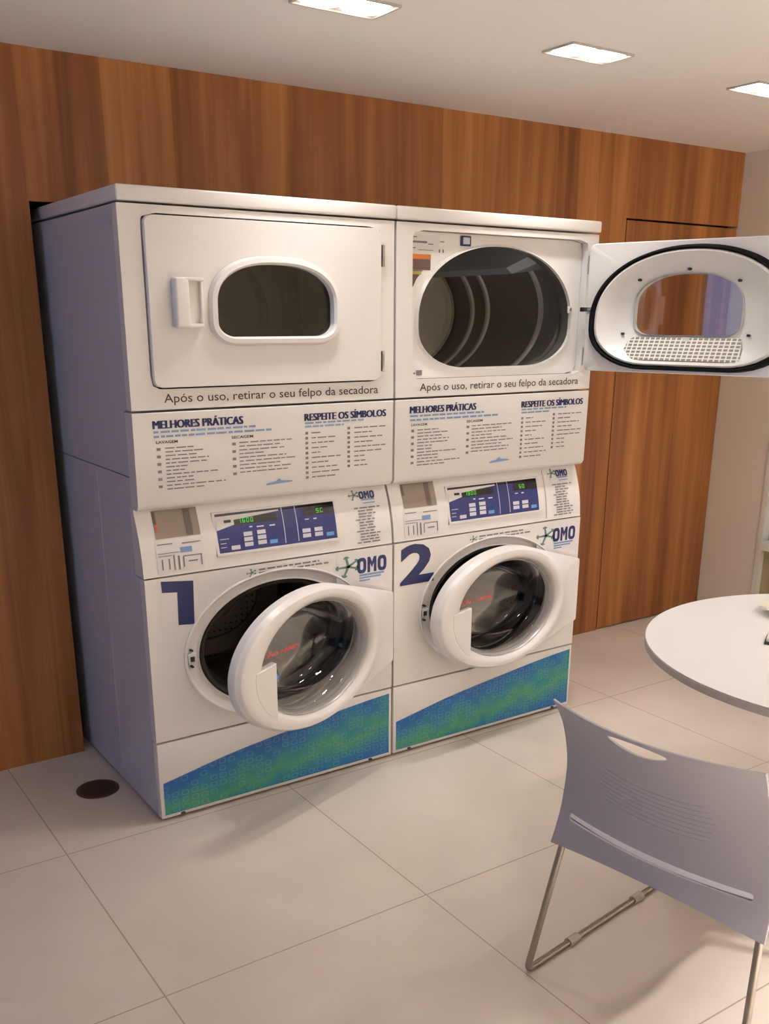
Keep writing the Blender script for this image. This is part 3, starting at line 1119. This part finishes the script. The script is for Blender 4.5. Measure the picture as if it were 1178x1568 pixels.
    for a in (75, 195, 315):
        ar = math.radians(a)
        lp = []
        for y, h in ((0.19, 0.16), (0.24, 0.28), (0.52, 0.28), (0.57, 0.16)):
            lp.append([(OC[0] + 0.32 * k * math.cos(ar + math.radians(da)), y, OC[1] + 0.235 * k * math.sin(ar + math.radians(da)))
                       for da, k in ((-13, 0.995), (-4, 1 - h), (4, 1 - h), (13, 0.995))])
        MB().loft(lp, True, True).build('drum_lifter', M_STEELD, wd)
    sk = MB().box(0.122, 0.150, -0.002, 0.02, 0.518, 0.552, 0.002).build('door_strike', M_PALE, t)
    MB().box(0.129, 0.143, -0.004, 0.01, 0.526, 0.543, 0.001).build('strike_slot', M_STEELD, sk)
    for z in (0.508, 0.562):
        k = ell(0.136, z, 0.005, 0.0036, 12)
        MB().loft([at_y(k, -0.001), at_y(k, 0.01)], True, True).build('screw', M_STEELD, t)
    # big numeral, brand, small line of print
    fw = front(-0.001)
    if num == 1:
        b = MB()
        b.face([fw(*p) for p in ((0.050, 0.797), (0.154, 0.786), (0.150, 0.648), (0.098, 0.653), (0.100, 0.757), (0.052, 0.762))])
        b.build('numeral', M_NAVY, t)
    else:
        letters('2', 0.024, 0.172, 0.652, 0.797, fw, 'numeral', M_NAVY, t, 0.035)
    rects([(0.666, 0.878, 0.685, 0.793)], front(-0.0006), 'brand_decal', M_LOGOBG, t)
    omo(t, 0.748, 0.868, 0.722, 0.776, fw)
    logo(t, 0.712, 0.752, 0.95, fw, None)
    printed([(0.757, 0.858, 0.712, 0.719), (0.757, 0.845, 0.703, 0.709), (0.757, 0.80, 0.694, 0.699)], fw, M_BLUEINK, wf)
    printed(words(0.378, 0.60, 0.789, 0.005) + words(0.378, 0.635, 0.778, 0.005), fw, M_INK, wf)
    logo(t, 0.352, 0.782, 0.35, fw, None)

    # --- washer door, hinged on the right, with domed ring, hinge wing, glass bowl and pull
    HXW = 0.868
    gx = OC[0] - HXW
    cz = 0.522
    gc = (gx, cz)
    hull = [(gx + (0.352 if math.cos(a) < 0 else 0.325) * math.cos(a), cz + 0.230 * math.sin(a)) for a in [2 * PI * i / 96 for i in range(96)]]
    wing = [(0.0, cz + 0.125), (0.0, cz - 0.125)]

    def wing_hull(p):
        pts = sorted(set(p + wing))

        def half(ps):
            h = []
            for q in ps:
                while len(h) > 1 and (h[-1][0] - h[-2][0]) * (q[1] - h[-2][1]) - (h[-1][1] - h[-2][1]) * (q[0] - h[-2][0]) <= 0:
                    h.pop()
                h.append(q)
            return h[:-1]
        return half(pts) + half(pts[::-1])
    outl = resample(wing_hull(hull), gc, 360)
    ringo = resample(hull, gc, 360)

    def shrink(k, poly=ringo):
        return scaled(poly, gc, k)
    inn = resample(ell(gx + 0.01, cz, 0.186 * 1.40, 0.186, 96), gc, 360)
    wdo = MB()
    wdo.loft([at_y(inn, 0.004), at_y(scaled(outl, gc, 0.97), 0.004), at_y(outl, -0.001), at_y(outl, -0.026), at_y(scaled(outl, gc, 0.99), -0.031),
              at_y(resample([(p[0] * 0.5 + q[0] * 0.5, p[1] * 0.5 + q[1] * 0.5) for p, q in zip(shrink(0.99), scaled(outl, gc, 0.97))], gc, 360), -0.035),
              at_y(shrink(0.972), -0.043), at_y(shrink(0.955), -0.048), at_y(shrink(0.90), -0.050),
              at_y(scaled(inn, gc, 1.07), -0.049), at_y(scaled(inn, gc, 1.02), -0.042), at_y(inn, -0.030), at_y(inn, 0.004)])
    wdoor = wdo.build('washer_door', M_PLASTIC, t, 40)
    tr = MB()
    tr.loft([at_y(scaled(inn, gc, k), y) for k, y in ((1.0, -0.030), (0.985, -0.034), (0.965, -0.028), (0.96, -0.012), (0.935, -0.016), (0.93, 0.0))])
    tr.build('glass_trim', mat('trim_grey', (196, 192, 190), 0.25, 0.2), wdoor, 50)
    bw = MB()
    bw.loft([at_y(scaled(inn, gc, k), y) for k, y in ((0.955, -0.004), (0.90, 0.004), (0.84, 0.05), (0.78, 0.095), (0.66, 0.118), (0.3, 0.125))], False, True)
    bw.build('glass_bowl', M_BOWL, wdoor, 60)
    # pull plate: lower left of the glass, straight inner edge and a finger ledge
    ix, iz = 0.186 * 1.40, 0.186
    n0, n1 = math.radians(173), math.radians(222)
    chord = gx - 0.196
    pts = [(gx + 0.01 + ix * 1.13 * math.cos(n0 + (n1 - n0) * i / 14), cz + iz * 1.13 * math.sin(n0 + (n1 - n0) * i / 14)) for i in range(15)]
    zt = pts[0][1]
    poly = [(chord, zt + 0.012)] + pts + [(chord, pts[-1][1] - 0.004)]
    pl = MB()
    pl.loft([at_y(poly, -0.028), at_y(poly, -0.0488), at_y(scaled(poly, (gx - 0.24, cz - 0.05), 0.985), -0.0505)], True, True)
    pl.build('door_pull', M_PLASTIC, wdoor)
    # red and blue warning print on the glass
    yb = 0.02
    red = letters('NÃO ABRIR', gx - 0.190, gx - 0.030, cz + 0.032, cz + 0.048, lambda x, z: (x, 0.012, z + (x - gx + 0.16) * 0.02), 'warning_print', M_RED, wdoor, 0.03)
    wdoor.location = (HXW, -0.006, 0)
    wdoor.rotation_euler = (0, 0, math.radians(washer_angle))

    # --- kick panel with the printed wave
    kp = MB().box(0, W, 0.0, 0.036, 0.012, 0.2735, 0.003)
    kick = kp.build('kick_panel', M_WHITE, t)
    top = [(0.012, 0.137), (0.06, 0.146), (0.11, 0.156), (0.17, 0.168), (0.24, 0.181), (0.32, 0.193), (0.41, 0.205), (0.50, 0.216),
           (0.60, 0.229), (0.70, 0.241), (0.79, 0.250), (0.882, 0.257)]
    b = MB()
    for (xa, za), (xb, zb) in zip(top, top[1:]):
        b.face([(xa, -0.001, 0.024), (xb, -0.001, 0.024), (xb, -0.001, zb), (xa, -0.001, za)])
    b.build('wave_decal', M_WAVE, kick)
    for sx in (0.072, 0.80):
        k = ell(sx, 0.0175, 0.008, 0.0045, 12)
        MB().loft([at_y(k, -0.003), at_y(k, 0.004)], True, True).build('screw', M_STEELD, kick)
    return t


make_machine(0.0, 1, 'white stacked washer dryer numbered 1, upper dryer door shut and washer door swung open', False, 18)
make_machine(0.902, 2, 'white stacked washer dryer numbered 2, upper dryer door wide open over an empty drum', True, 5)

# ------------------------------------------------------------------ floor drain
t = thing('floor_drain', 'round dark metal floor drain on the tiles left of the machines', 'floor drain', (-0.095, 0.349, 0))
n = 40
b = MB()
ring = lambda r, z: [(r * math.cos(2 * PI * i / n), r * math.sin(2 * PI * i / n), z) for i in range(n)]
b.loft([ring(0.072, 0.0), ring(0.071, 0.003), ring(0.062, 0.0035), ring(0.061, 0.0015)], True, False)
b.build('rim', M_DRAIN, t)
b = MB()
b.loft([ring(0.061, 0.0008), ring(0.061, 0.0018)], True, True)
for i in range(5):
    y = -0.036 + i * 0.018
    w = math.sqrt(0.056 ** 2 - y * y)
    b.box(-w, w, y - 0.003, y + 0.003, 0.0018, 0.003)
b.build('grate', mat('drain_grate', (76, 54, 42), 0.5, 0.4), t)

# ------------------------------------------------------------------ round table
TC = (1.462, -1.402)
TR, TZ = 0.572, 0.712
t = thing('round_table', 'round white table with thin edge toned grey as in shade standing right of the washing machines', 'table', (*TC, 0))
n = 120
b = MB().loft([ring_ for ring_ in [[(r * math.cos(2 * PI * i / n), r * math.sin(2 * PI * i / n), z) for i in range(n)]
                                   for r, z in ((TR - 0.004, TZ - 0.0022), (TR - 0.002, TZ - 0.0005), (TR - 0.004, TZ))]], True, True)
top_o = b.build('tabletop', M_TABLE, t)
b = MB().loft([[(r * math.cos(2 * PI * i / n), r * math.sin(2 * PI * i / n), z) for i in range(n)]
               for r, z in ((TR - 0.006, TZ - 0.024), (TR, TZ - 0.022), (TR, TZ - 0.003), (TR - 0.003, TZ - 0.0022))], True, True)
b.build('edge_band', M_EDGE, t)
n = 32
lat = lambda prof: [[(r * math.cos(2 * PI * i / n), r * math.sin(2 * PI * i / n), z) for i in range(n)] for r, z in prof]
MB().loft(lat(((0.22, TZ - 0.034), (0.22, TZ - 0.024))), True, True).build('top_plate', M_CHROME, t)
MB().loft(lat(((0.045, 0.02), (0.038, 0.06), (0.038, TZ - 0.034))), True, True).build('column', M_CHROME, t)
MB().loft(lat(((0.27, 0.0), (0.27, 0.010), (0.20, 0.018), (0.05, 0.026))), True, True).build('foot', M_CHROME, t)

# small things on the table, cut by the frame
dish = thing('small_dish', 'small cream dish on the white table, cut by the right edge of the photo', 'dish', (1.600, -1.088, TZ))
n = 40
dl = lambda prof: [[(r * (1 + 0.04 * math.sin(9 * 2 * PI * i / n) * (r > 0.05)) * math.cos(2 * PI * i / n),
                     r * (1 + 0.04 * math.sin(9 * 2 * PI * i / n) * (r > 0.05)) * math.sin(2 * PI * i / n), z) for i in range(n)] for r, z in prof]
MB().loft(dl(((0.045, 0.0005), (0.06, 0.006), (0.092, 0.022), (0.095, 0.024), (0.090, 0.024), (0.055, 0.009), (0.03, 0.007))), True, True).build('bowl', M_CREAM, dish)
MB().box(-0.088, -0.066, 0.03, 0.05, 0.018, 0.030, 0.003).build('lug', M_CREAM, dish)
hold = thing('napkin_holder', 'small white holder with grey foot at the right edge of the table', 'napkin holder', (1.322, -1.216, TZ), math.radians(30))
MB().box(-0.035, 0.045, -0.02, 0.02, 0.0, 0.008, 0.002).build('foot', M_STEELD, hold)
MB().box(-0.032, 0.042, -0.016, 0.016, 0.008, 0.020, 0.003).build('body', M_CREAM, hold)

# ------------------------------------------------------------------ chair
A = math.atan2(0.14, 0.99)
ch = thing('stacking_chair', 'light grey polymer stacking chair with sled legs, its back to us, at the round table', 'chair', (0.508, -1.495, 0), A)


def halfw(v):
    # v 0 bottom .. 1 top
    pts = ((0, 0.272), (0.3, 0.264), (0.6, 0.253), (0.85, 0.247), (1, 0.251))
    for (a, wa), (c, wc) in zip(pts, pts[1:]):
        if v <= c:
            s = (v - a) / (c - a)
            s = s * s * (3 - 2 * s) * 0.35 + s * 0.65
            return wa + (wc - wa) * s
    return pts[-1][1]


def back_pt(u, v, off=0.0):
    """u -1 right .. 1 left, v 0 bottom .. 1 top; off = towards the sitter"""
    z0b = 0.352 + 0.030 * (1 - u * u)
    z1t = 0.742 - 0.004 * (1 - u * u)
    z = z0b + (z1t - z0b) * v
    x = 0.052 * (1 - v) ** 2 + 2 * 0.125 * v * (1 - v) + 0.0 * v * v
    x -= (0.030 + 0.020 * v) * (1 - u * u)
    y = halfw(v) * u
    # fine horizontal grooves of the lumbar field
    return (x + off, y, z)


NU, NV = 60, 80
bb = bmesh.new()
g = [[[bb.verts.new(back_pt(-1 + 2 * i / NU, j / NV, o)) for j in range(NV + 1)] for i in range(NU + 1)] for o in (0.0, 0.007)]
for k in (0, 1):
    for i in range(NU):
        for j in range(NV):
            q = [g[k][i][j], g[k][i + 1][j], g[k][i + 1][j + 1], g[k][i][j + 1]]
            bb.faces.new(q if k else q[::-1])
for i in range(NU):
    for j in (0, NV):
        bb.faces.new([g[0][i][j], g[0][i + 1][j], g[1][i + 1][j], g[1][i][j]])
for j in range(NV):
    for i in (0, NU):
        bb.faces.new([g[0][i][j], g[0][i][j + 1], g[1][i][j + 1], g[1][i][j]])
mb = MB()
mb.merge(bb)
back = mb.build('backrest', M_CHAIR, ch)


def cutter(outline):
    c = MB().loft([[(x, y, z) for y, z in outline] for x in (-0.2, 0.3)], True, True)
    return c.build('tmp_cut', M_CHAIR, ch)


hand = []
for i in range(40):
    a = 2 * PI * i / 40
    c, s = math.cos(a), math.sin(a)
    yy = 0.072 * c
    hand.append((yy + 0.010, 0.711 + (0.0155 if s > 0 else 0.019) * s * (1 - 0.25 * c * c) + 0.012 * (yy / 0.072) ** 2 * 0.4))
slot = rrect(-0.232, 0.232, 0.426, 0.444, 0.008, 0.008, 5)
for cut in (cutter(hand), cutter(slot)):
    md = back.modifiers.new('cut', 'BOOLEAN')
    md.operation = 'DIFFERENCE'
    md.solver = 'EXACT'
    md.object = cut
    dg = bpy.context.evaluated_depsgraph_get()
    dg.update()
    me = bpy.data.meshes.new_from_object(back.evaluated_get(dg))
    back.modifiers.clear()
    old = back.data
    back.data = me
    me.name = 'backrest'
    bpy.data.meshes.remove(old)
    bpy.data.objects.remove(cut)
me = back.data
for p in me.polygons:
    p.use_smooth = True
me.set_sharp_from_angle(angle=math.radians(40))
# fine curved ribs moulded into the back
for k in range(8):
    z = 0.535 + k * 0.0115
    v0 = (z - 0.39) / 0.35
    w = 0.58 - 0.03 * abs(k - 3.5)
    pts = []
    for i in range(25):
        u = -w + 2 * w * i / 24
        v = v0 - 0.035 * (1 - (u / w) ** 2)
        p = back_pt(u, v)
        pts.append((p[0] + 0.0008, p[1], p[2]))
    MB().tube(pts, 0.0016, 6).build('back_rib', M_CHAIR, back)
# seat shell
s = MB()
loops = []
for i in range(25):
    t_ = i / 24
    x = 0.074 + 0.47 * t_
    zc = 0.431 - 0.010 * math.sin(PI * min(1, t_ * 1.1)) - (0.045 * max(0, (t_ - 0.8) / 0.2) ** 2)
    hw = 0.236 + 0.03 * math.sin(PI * min(1, t_ + .15)) - 0.03 * max(0, (t_ - .85) / .15) ** 2
    dxr = 0.030 * (1 - t_) ** 3
    row_t = [(x - dxr * (1 - (-1 + 2 * j / 16) ** 2), hw * (-1 + 2 * j / 16), zc - 0.006 * (1 - (-1 + 2 * j / 16) ** 2)) for j in range(17)]
    row_b = [(p[0], p[1], p[2] - 0.010) for p in reversed(row_t)]
    loops.append(row_t + row_b)
s.loft(loops, True, True)
s.build('seat', M_CHAIR, ch)
R = 0.0085


def bend(p, q, r_, d=0.05, n=6):
    """rounded corner p -> q -> r_"""
    p, q, r_ = Vector(p), Vector(q), Vector(r_)
    a, c = q + (p - q).normalized() * d, q + (r_ - q).normalized() * d
    return [tuple(a * (1 - s_) ** 2 + q * 2 * s_ * (1 - s_) + c * s_ * s_) for s_ in [i / n for i in range(n + 1)]]


for sy in (1, -1):
    yl, yt = 0.280 * sy, 0.248 * sy
    p0 = (0.088, yt, 0.408)
    p1 = (0.0, yl, R)
    p2 = (0.615, yl, R)
    p3 = (0.500, yt * 0.95, 0.398)
    path = [p0] + bend(p0, p1, p2, 0.022) + bend(p1, p2, p3, 0.075) + [p3]
    fr = MB().tube(path, R, 12).build('sled_leg', M_LEG, ch)
    MB().tube([p0, (0.28, yt * 0.93, 0.400), p3], R, 10).build('seat_rail', M_LEG, ch)
    for gx in (0.185, 0.475):
        MB().tube([(gx - 0.02, yl, R * 1.02), (gx - 0.016, yl, R * 1.02), (gx + 0.016, yl, R * 1.02), (gx + 0.02, yl, R * 1.02)], R * 1.45, 12).build('glide', M_CLEARGLIDE, fr)
MB().tube([(0.12, -0.24, 0.402), (0.12, 0.24, 0.402)], R * 0.9, 10).build('cross_bar', M_LEG, ch)
MB().tube([(0.47, -0.235, 0.40), (0.47, 0.235, 0.40)], R * 0.9, 10).build('cross_bar', M_LEG, ch)

# ------------------------------------------------------------------ planting outside the right window
hg = thing('hedge', 'dark green hedge outside the low window at the right edge of the photo', 'hedge', (XR + 0.50, 0.35, 0))
rnd = random.Random(5)
b = MB()
for i in range(6500):
    p = Vector((rnd.uniform(-0.18, 0.18), rnd.uniform(-0.85, 0.85), rnd.uniform(0.0, 1.05)))
    d = Vector((rnd.gauss(0, 1), rnd.gauss(0, 1), rnd.gauss(0, 1))).normalized()
    e = d.orthogonal().normalized()
    L, w = rnd.uniform(0.05, 0.09), rnd.uniform(0.016, 0.028)
    b.face([p, p + d * L * .5 + e * w, p + d * L, p + d * L * .5 - e * w])
b.build('foliage', M_LEAF, hg)
MB().tube([(0, -0.6, 0), (0, -0.6, 0.6)], 0.02, 8).build('stem', M_BROWNP, hg)
MB().tube([(0, 0.5, 0), (0, 0.5, 0.6)], 0.02, 8).build('stem', M_BROWNP, hg)
